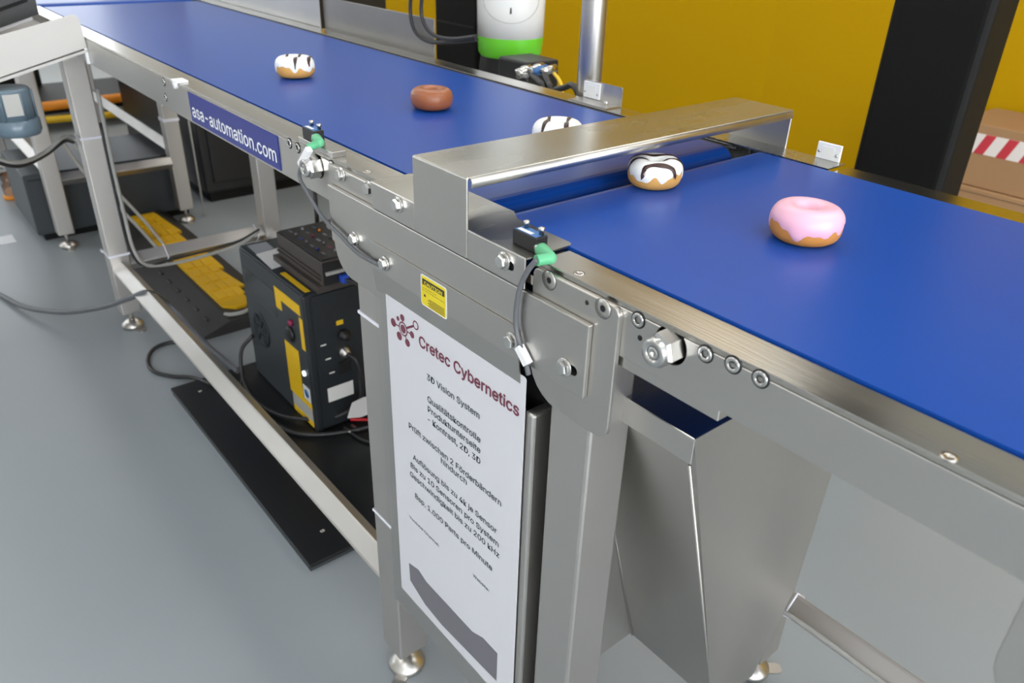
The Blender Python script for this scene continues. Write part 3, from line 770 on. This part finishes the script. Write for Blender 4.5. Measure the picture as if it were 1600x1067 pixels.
for dy in (0, .022): lathe(m, [(.005, 0), (.005, .03), (.003, .034), (0, .034)], o=(X+.03, .30+dy, .029), d=(1, .15, 0), n=10)
obj('cable_lug', m, 'steel_bright', t)
m = new(); tube(m, [(X+.06, .303, .03), (X+.12, .32, .028), (X+.2, .40, .028)], .004); obj('power_cable', m, 'cable_black', t)
m = new(); prism(m, [(.300, .075), (.318, .118), (.352, .122), (.40, .115), (.395, .062), (.34, .062)], 0, X+.052, X+.0535); obj('paper_tag', m, 'paper', t, 'pale paper tag on the cable')
m = new(); tube(m, [(-1.30, .44, uh-.01), (-1.30, .44, uh+.05), (-1.303, .445, uh+.22)], lambda s: .008-.003*s, 10, False); obj('antenna', m, 'black_plastic', t, 'thin black rod antenna')

# inverter on top
t = thing('inverter', 'dark brown inverter with coloured controls on top of the power supply', 'inverter', (-1.09, .36, uh))
iz = uh; ih = uh+.085
ix0, ix1, iy0, iy1 = -1.225, -.968, .283, .52
obj('case', box(new(), ix0, ix1, iy0, iy1, iz+.018, ih, .004, 2), 'brown_metal', t)
for z in (.032, .044): obj('cooling_rib', box(new(), ix0+.002, ix1-.002, iy0-.004, iy0, iz+z, iz+z+.004), 'brown_metal', t)
obj('base_tray', box(new(), ix0-.01, ix1-.004, iy0-.012, iy1, iz, iz+.018, .001, 1), 'brown_metal', t)
obj('warning_label', box(new(), -1.145, -1.000, iy0-.034, iy0-.020, iz, iz+.0012), 'yellow_label', t, 'narrow yellow label strip')
top = obj('control_panel', box(new(), ix0+.006, ix1-.004, iy0+.006, iy1-.004, ih, ih+.003, .001, 1), 'black_plastic', t)
rnd = random.Random(5)
cols = ['ink_grey', 'cable_grey', 'magenta', 'ink_grey', 'orange', 'paper_grey', 'sign_blue', 'paper_grey', 'ink_grey']
for i in range(7):
    for j in range(3):
        x, y = ix0+.03+i*.031+j*.004, iy0+.03+j*.032
        m = new(); c = cols[(i*3+j*5) % 9]
        if (i+j) % 2: lathe(m, [(.0036, 0), (.0036, .004), (.0024, .006), (0, .006)], o=(x, y, ih+.003), n=12)
        else: box(m, x-.009, x+.009, y-.003, y+.003, ih+.003, ih+.0042)
        obj('control_knob' if (i+j) % 2 else 'control_label', m, c, top)
m = new()
for k in range(5): lathe(m, [(.012+k*.009, .003), (.012+k*.009, .006), (.015+k*.009, .006), (.015+k*.009, .003)], o=(ix0+.07, iy1-.065, ih), n=28, cap=False)
obj('fan_guard', m, 'steel_pol', top, 'round wire fan guard')
obj('end_plate', box(new(), ix1, ix1+.002, iy0+.004, iy1, iz+.02, ih-.004), 'black_plastic', t)
obj('white_strip', box(new(), ix1+.002, ix1+.008, iy0+.01, iy1, iz+.048, iz+.056), 'cable_light', t)
m = new(); box(m, ix1+.002, ix1+.022, iy0+.045, iy0+.065, iz+.022, iz+.042, .003, 2); obj('blue_plug', m, 'blue_cap', t, 'blue plug')
m = new(); tube(m, [(ix1+.02, iy0+.055, iz+.032), (ix1+.04, iy0+.075, iz+.02), (ix1+.05, iy0+.11, iz-.04), (ix1+.04, iy0+.12, iz-.12)], .004); obj('plug_cable', m, 'cable_black', t)
# cards on the power supply
c0 = [P(x, y, 2, uh+.0008) for x, y in ((400, 398), (440, 386), (446, 414), (425, 421))]
m = new(); prism(m, [(q.x, q.y) for q in c0], 2, uh+.0012, uh+.0020); single('paper_card', m, 'paper', 'white paper card lying on the power supply box', 'paper')
c0 = [P(x, y, 2, uh+.0004) for x, y in ((386, 384), (416, 378), (428, 388), (402, 398))]
m = new(); prism(m, [(q.x, q.y) for q in c0], 2, uh+.0002, uh+.0010); single('paper_card', m, 'paper_grey', 'grey card beside the white card on the power supply', 'paper')

# ------------------------------------------------------------------ cable ramp and loose cables on the floor
t = thing('cable_ramp', 'black rubber cable ramp with a yellow top lid on the floor', 'cable ramp', (-2.4, .34, 0))
rx0, rx1 = -3.15, -1.72
obj('rubber_body', prism(new(), [(.175, 0), (.175, .006), (.285, .045), (.435, .045), (.497, .006), (.497, 0)], 0, rx0, rx1), 'ramp_black', t)
zz = [(-2.92, .298), (-2.92, .41), (-2.62, .43), (-2.62, .41), (-2.40, .415), (-2.40, .432), (-2.15, .43), (-2.15, .41), (-1.95, .43), (-1.95, .40), (-1.835, .395), (-1.79, .37), (-1.79, .335), (-1.83, .30)]
obj('lid', prism(new(), [(x, y) for x, y in zz], 2, .0452, .056), 'yellow_rubber', t, 'yellow lid with a stepped edge')
tread = mesh_of('tread', box(new(), -.03, .03, -.014, .014, 0, .004, .001, 1), 'yellow_rubber')
for i in range(13):
    for j in range(3): place('tread', tread, (-2.87+i*.08, .325+j*.033, .056), [c for c in t.children if c.name.startswith('lid')][0])
stud = mesh_of('stud', box(new(), -.016, .016, -.006, .006, 0, .006, .002, 1), 'ramp_black')
for i in range(14): place('stud', stud, (-3.05+i*.095, .235, .026), t)
m = new(); tube(m, [(-1.78, .29, .045), (-1.745, .30, .055), (-1.74, .34, .055), (-1.77, .385, .05)], .007); obj('cord_loop', m, 'cable_light', t)
m = new(); tube(m, [(-2.5, -.29, .006), P(40, 480, 2, .02), P(100, 488, 2, .05), P(160, 480, 2, .10), P(200, 467, 2, .19), P(231, 457, 1, .033), P(262, 473, 1, .11), P(300, 514, 1, .15), P(330, 545, 2, .055), P(372, 580, 2, .034)], .0085, 10)
single('power_cable', m, 'cable_grey', 'long grey cable running over the low beam past the leg', 'cable')
lp = [(372, 583), (345, 560), (310, 540), (275, 534), (243, 543), (231, 562), (240, 580), (270, 588), (300, 590), (330, 596)]
m = new(); tube(m, [P(x, y, 2, .0065) for x, y in lp[:8]]+[P(x, y, 2, .012) for x, y in lp[8:9]]+[P(330, 600, 2, .03)], .0062, 10)
single('power_cable', m, 'cable_black', 'black cable loop on the floor beside the black board', 'cable')
m = new(); q = P(10, 375, 2, 0); box(m, q.x-.05, q.x+.05, q.y-.03, q.y+.03, 0, .003); single('floor_marker', m, 'white_plastic', 'small white square marker on the grey floor', 'marker')

# ------------------------------------------------------------------ side chute with canister at the far left
t = thing('side_chute', 'pale sheet metal chute sloping off the side of the conveyor', 'chute', (-1.75, -.3, .8))
cx = -1.585
def chp(y, z): return (y, z)
m = new(); top = [(-.001, .965), (-.004, 1.030), (-.010, 1.042), (-.020, 1.042), (-.55, .922), (-.55, .822)]
prism(m, top, 0, cx-.003, cx); obj('side_plate', m, 'pale_sheet', t)
m = new(); prism(m, top, 0, -2.223, -2.22); obj('side_plate', m, 'pale_sheet', t)
m = new(); prism(m, [(-.001, .965), (-.001, .968), (-.55, .825), (-.55, .822)], 0, -2.22, cx-.003); obj('slide_floor', m, 'pale_sheet', t)
m = new(); prism(m, [(-.002, .955), (-.002, .961), (-.55, .820), (-.55, .811)], 0, cx-.03, cx+.003); obj('lower_flange', m, 'pale_sheet', t)
m = new(); prism(m, [(-.0008, .964), (-.008, .964), (-.008, .926), (-.0008, .926)], 0, cx-.012, cx+.002); obj('hook', m, 'white_plastic', t)
t = thing('air_canister', 'grey blue translucent canister hanging under the pale chute', 'canister', (-1.6, -.21, .76))
cxx, cyy = -1.60, -.195
m = new(); lathe(m, [(.047, .805), (.047, .880), (.043, .885)], o=(cxx, cyy, 0), n=32); obj('bowl', m, 'canister', t)
m = new(); lathe(m, [(.028, .767), (.048, .772), (.053, .782), (.053, .808), (.047, .812)], o=(cxx, cyy, 0), n=32); obj('collar', m, 'canister', t)
for a in (20, 75, -35, 130, 200, 260):
    q = Vector((cxx+.048*math.cos(math.radians(a)), cyy+.048*math.sin(math.radians(a)), 0)); m = new(); tube(m, [q+Vector((0, 0, .81)), q+Vector((0, 0, .878))], .003, 6, False); obj('rib', m, 'canister', t)
obj('label_plate', box(new(), cxx+.044, cxx+.0495, cyy-.022, cyy+.014, .825, .876), 'cable_light', t, 'silver label')
m = new(); tube(m, [P(-40, 225, 0, -1.7), P(0, 249, 0, -1.75), P(35, 253, 0, -1.8), P(70, 238, 0, -1.88), P(98, 215, 0, -1.93), (-1.983, -.008, .655)], .006)
single('supply_cable', m, 'cable_light', 'pale cable arcing from the canister to the tied leg', 'cable')
m = new(); tube(m, [P(-40, 231, 0, -1.7), P(0, 255, 0, -1.75), P(35, 259, 0, -1.8), P(70, 243, 0, -1.88), P(100, 221, 0, -1.93), (-1.984, -.012, .64)], .005)
single('supply_cable', m, 'cable_black', 'black cable arcing beside the pale one to the tied leg', 'cable')
t = thing('feeder_unit', 'black feeder unit standing over the pale chute', 'machine', (-2.15, -.2, 0))
h0, h1, h2 = P(0, 44, 0, -1.8), P(61, 22, 0, -1.8), P(54, -6, 0, -1.8)
sl_ = (h1.z-h0.z)/(h1.y-h0.y)
obj('housing', prism(new(), [(-.75, h0.z+sl_*(-.75-h0.y)), (h1.y, h1.z), (h2.y, h2.z), (h2.y-.03, 1.20), (-.75, 1.20)], 0, -2.15, -1.8), 'black_plastic', t)
obj('deck', prism(new(), [(-.75, h0.z+sl_*(-.75-h0.y)-.014), (h1.y-.012, h1.z-.016), (h1.y-.012, h1.z-.003), (-.75, h0.z+sl_*(-.75-h0.y)-.001)], 0, -2.12, -1.83), 'white_plastic', t)
obj('pedestal', box(new(), -2.1, -1.85, -.74, -.58, 0, .83), 'steel_leg', t)
for z in (.035, .060): obj('panel_ridge', prism(new(), [(-.5, h0.z+sl_*(-.5-h0.y)+z), (h1.y-.02, h1.z+z-.004), (h1.y-.02, h1.z+z+.004), (-.5, h0.z+sl_*(-.5-h0.y)+z+.008)], 0, -1.8, -1.794), 'black_matte', t)

# ------------------------------------------------------------------ dark machines and yellow bars further back
t = thing('floor_cabinet', 'low dark grey cabinet under the far conveyor', 'cabinet', (-3.4, .25, 0))
obj('case', box(new(), -3.42, -2.96, -.055, .60, .03, .29, .006), 'ups_grey', t); obj('plinth', box(new(), -3.40, -2.98, -.03, .58, 0, .03), 'black_matte', t)
obj('front_groove', box(new(), -2.96, -2.957, -.04, .58, .265, .27), 'black_gap', t)
t = thing('floor_cabinet', 'tall black glossy cabinet behind the far conveyor leg', 'cabinet', (-3.5, 1.3, 0))
obj('case', box(new(), -4.3, -3.05, .70, 1.75, .05, 1.05, .01), 'black_plastic', t); obj('plinth', box(new(), -4.28, -3.07, .72, 1.73, 0, .05), 'black_matte', t)
obj('door', box(new(), -3.05, -3.035, .74, 1.22, .1, 1.0, .004), 'black_plastic', t); obj('door', box(new(), -3.05, -3.035, 1.24, 1.71, .1, 1.0, .004), 'black_plastic', t)
m = new(); tube(m, [(-3.03, 1.18, .5), (-3.01, 1.18, .52), (-3.01, 1.18, .66), (-3.03, 1.18, .68)], .008); obj('handle', m, 'steel_pol', t)
t = thing('low_trolley', 'black trolley with orange and yellow bars beyond the far conveyor', 'trolley', (-5.4, .7, 0))
obj('deck', box(new(), -5.8, -4.93, -.6, 1.25, .10, .13, .01), 'black_matte', t); obj('upright', box(new(), -5.8, -5.72, -.6, .55, .13, .75, .01), 'black_matte', t)
m = new(); tube(m, [P(60, 168, 0, -4.95), P(240, 147, 0, -4.95)], .03, 12, False); obj('bar', m, 'orange', t, 'orange bar'); m = new(); tube(m, [P(20, 192, 0, -4.9), P(246, 173, 0, -4.9)], .022, 12, False); obj('bar', m, 'yellow_label', t, 'yellow bar')
for x in (-5.7, -5.0):
    for y in (-.5, 1.15):
        m = new(); lathe(m, [(.05, 0), (.05, .03)], o=(x, y, .05), d=(0, 1, 0), n=20); obj('caster', m, 'black_plastic', t)

# ------------------------------------------------------------------ guards, robot, pole, pillar, boxes behind the conveyor
m = new(); box(m, -1.478, -.925, .604, .607, ZT-.004, ZT+.082, .0012, 1); box(m, -1.478, -.925, .592, .604, ZT-.004, ZT-.002); single('side_guard', m, 'steel_guard', 'grey steel guard plate standing along the far rail by the robot', 'guard')
m = new(); box(m, -2.6, -1.484, .594, .597, ZT-.004, ZT+.22, .0012, 1); single('side_guard', m, 'guard_pale', 'taller pale steel guard plate along the far rail', 'guard')

rc = P(797.5, 50, 1, 1.0); RX, RY = rc.x, 1.0
t = thing('industrial_robot', 'white robot arm base with green ring behind the conveyor', 'robot', (RX, RY, 0))
m = new(); lathe(m, [(.125, 0), (.125, .03), (.09, .05), (.09, .74), (.115, .76), (.115, .80)], o=(RX, RY, 0), n=40); obj('pedestal', m, 'black_matte', t)
m = new(); lathe(m, [(.086, .80), (.088, .905), (.083, .935), (.083, .94)], o=(RX, RY, 0), n=48); obj('base_ring', m, 'black_plastic', t)
m = new(); lathe(m, [(.084, .935), (.090, .944), (.0935, .985), (.0935, .99)], o=(RX, RY, 0), n=48, cap=False); obj('green_ring', m, 'lime', t, 'bright green ring')
m = new(); lathe(m, [(.0935, .988), (.0945, 1.06), (.097, 1.15), (.097, 1.24), (.085, 1.30), (.05, 1.33), (0, 1.335)], o=(RX, RY, 0), n=48); obj('column', m, 'white_paint', t)
d0 = Vector((CAM.x-RX, CAM.y-RY, 0)).normalized()
m = new(); tube(m, [(RX, RY, 1.26), Vector((RX, RY, 1.34))+d0*-.02, Vector((RX, RY, 1.62))+d0*-.03, Vector((RX, RY, 1.90))+d0*.05], .07, 20); obj('upper_arm', m, 'white_paint', t)
m = new(); c = Vector((RX, RY, 1.085)); u = Vector((-d0.y, d0.x, 0))
ring = [c+d0*.0955*math.sqrt(max(0, 1-(.075*math.cos(a)/.0955)**2))+u*.075*math.cos(a)*1.0+Vector((0, 0, .055*math.sin(a))) for a in [math.radians(k*10) for k in range(37)]]
tube(m, ring, .0008, 6, False); obj('cover_seam', m, 'cable_light', t)
m = new(); q = c+d0*.0962+Vector((0, 0, -.024)); prism(m, [(q.x-.004, q.z-.008), (q.x+.004, q.z-.006), (q.x+.003, q.z+.008), (q.x-.002, q.z+.009)], 1, q.y-.001, q.y); obj('logo_mark', m, 'cable_grey', t)
# connector box of the robot
BXc = P(826, 112, 1, .90); m = new(); box(m, BXc.x-.055, BXc.x+.062, .84, .95, BXc.z-.09, BXc.z+.036, .006, 2); cb = obj('connector_box', m, 'black_plastic', t)
for px, py, r, mt in ((823, 112, .016, 'steel_bright'), (843, 108, .014, 'steel_bright'), (848, 109, .011, 'label_blue'), (862, 108, .010, 'steel_bright')):
    q = P(px, py, 1, .835); m = new(); lathe(m, [(r, .012), (r, -.012), (r*.8, -.018), (r*.8, -.03), (0, -.03)], o=q, d=(0, 1, .1), n=18); obj('connector', m, mt, cb)
for k, (a_, b_, c_, mt, r) in enumerate((((832, 118), (842, 128), (850, 142), 'cable_black', .009), ((851, 116), (857, 130), (862, 145), 'cable_black', .008), ((866, 115), (874, 126), (878, 142), 'yellow_label', .0045))):
    m = new(); q = P(*a_, 1, .81); tube(m, [q, P(*b_, 1, .79), P(*c_, 1, .78), P(c_[0]+2, c_[1]+60, 1, .78)], r); obj('robot_cable', m, mt, cb)
m = new(); tube(m, [P(868, 140, 1, .75), P(882, 137, 1, .72), P(893, 133, 1, .70), P(902, 143, 1, .69), P(905, 170, 1, .69)], .007); obj('robot_cable', m, 'cable_black', cb)

k0, k1 = P(680, 60, 1, 1.0), P(747, 60, 1, 1.0)
t = thing('control_cabinet', 'tall black control cabinet beside the robot', 'cabinet', ((k0.x+k1.x)/2, 1.1, 0))
obj('case', box(new(), k0.x, k1.x-.01, 1.0, 1.25, .04, 1.7, .008), 'black_matte', t); obj('plinth', box(new(), k0.x+.02, k1.x-.03, 1.02, 1.23, 0, .04), 'black_plastic', t)
obj('door_seam', box(new(), k0.x+.01, k1.x-.02, .998, 1.0, .985, .990), 'black_gap', t)
for dx in (0, 1):
    pts = [(645, -30), (641, 15), (648, 48), (668, 64), (700, 66), (745, 62)] if dx == 0 else [(662, -30), (658, 15), (664, 40), (680, 56), (708, 61), (744, 57)]
    m = new(); tube(m, [P(x, y, 1, .596-.010*dx) for x, y in pts], .0045); single('robot_hose', m, 'cable_black', ['black hose looping low in front of the control cabinet', 'inner black hose looping beside the outer one at the control cabinet'][dx], 'hose')

t = thing('round_pole', 'round brushed steel pole standing behind the far rail', 'pole', (-.412, .621, 0))
pc = P(929.5, 5, 1, .621)
m = new(); lathe(m, [(.0237, 0), (.0237, 2.4)], o=(pc.x, .621, 0), n=40); obj('tube', m, 'steel_pol', t)
m = new(); lathe(m, [(.07, 0), (.07, .008), (.035, .012), (.026, .03)], o=(pc.x, .621, 0), n=32); obj('floor_flange', m, 'steel_pol', t)

PYY = 1.55
a_, c_ = P(1394, 0, 1, PYY), P(1556, 0, 1, PYY)
t = thing('black_pillar', 'broad matte black square pillar behind the near conveyor', 'pillar', ((a_.x+c_.x)/2, PYY, 0))
obj('shaft', box(new(), a_.x, c_.x+.004, PYY, PYY+.14, 0.01, 2.6, .02, 4), 'black_matte', t)
obj('foot_plate', box(new(), a_.x-.06, c_.x+.06, PYY-.06, PYY+.2, 0, .012), 'black_plastic', t)

BY = 3.3
q0 = P(1513, 290, 1, BY); qt = P(1540, 195, 1, BY)
t = thing('cardboard_box', 'brown cardboard box with red and white tape, on top of another box', 'box', (0, BY+.3, q0.z))
obj('carton', box(new(), -.78, .30, BY, BY+.42, q0.z+.002, qt.z, .004), 'cardboard', t)
ta, tb = P(1530, 208, 1, BY).z, P(1520, 238, 1, BY).z
tp = obj('tape', box(new(), -.775, .295, BY-.0015, BY, tb, ta), 'tape_white', t, 'white packing tape with red slanted bars')
for i in range(11):
    x = -.76+i*.094; m = new(); prism(m, [(x, tb), (x+.042, tb), (x+.075, ta), (x+.033, ta)], 1, BY-.0022, BY-.0015); obj('red_bar', m, 'tape_red', tp)
t = thing('cardboard_box', 'plain brown cardboard box under the taped one', 'box', (0, BY+.3, 0))
obj('carton', box(new(), -.80, .32, BY-.02, BY+.42, 0, q0.z, .004), 'cardboard', t); obj('flap_seam', box(new(), -.80, .32, BY-.021, BY-.02, q0.z-.022, q0.z-.020), 'black_gap', t)

q = P(22, 306, 2, .01)
t = thing('clear_cup', 'small clear cup with an orange base on the floor beside the dark cabinet', 'cup', (q.x, q.y, 0))
m = new(); lathe(m, [(.040, 0), (.046, .006), (.046, .016), (.040, .02)], o=(q.x, q.y, 0), n=28); obj('base', m, 'orange', t, 'orange base')
m = new(); lathe(m, [(.040, .02), (.046, .12), (.043, .12), (.037, .024)], o=(q.x, q.y, 0), n=28, cap=False); obj('wall', m, 'clear', t)
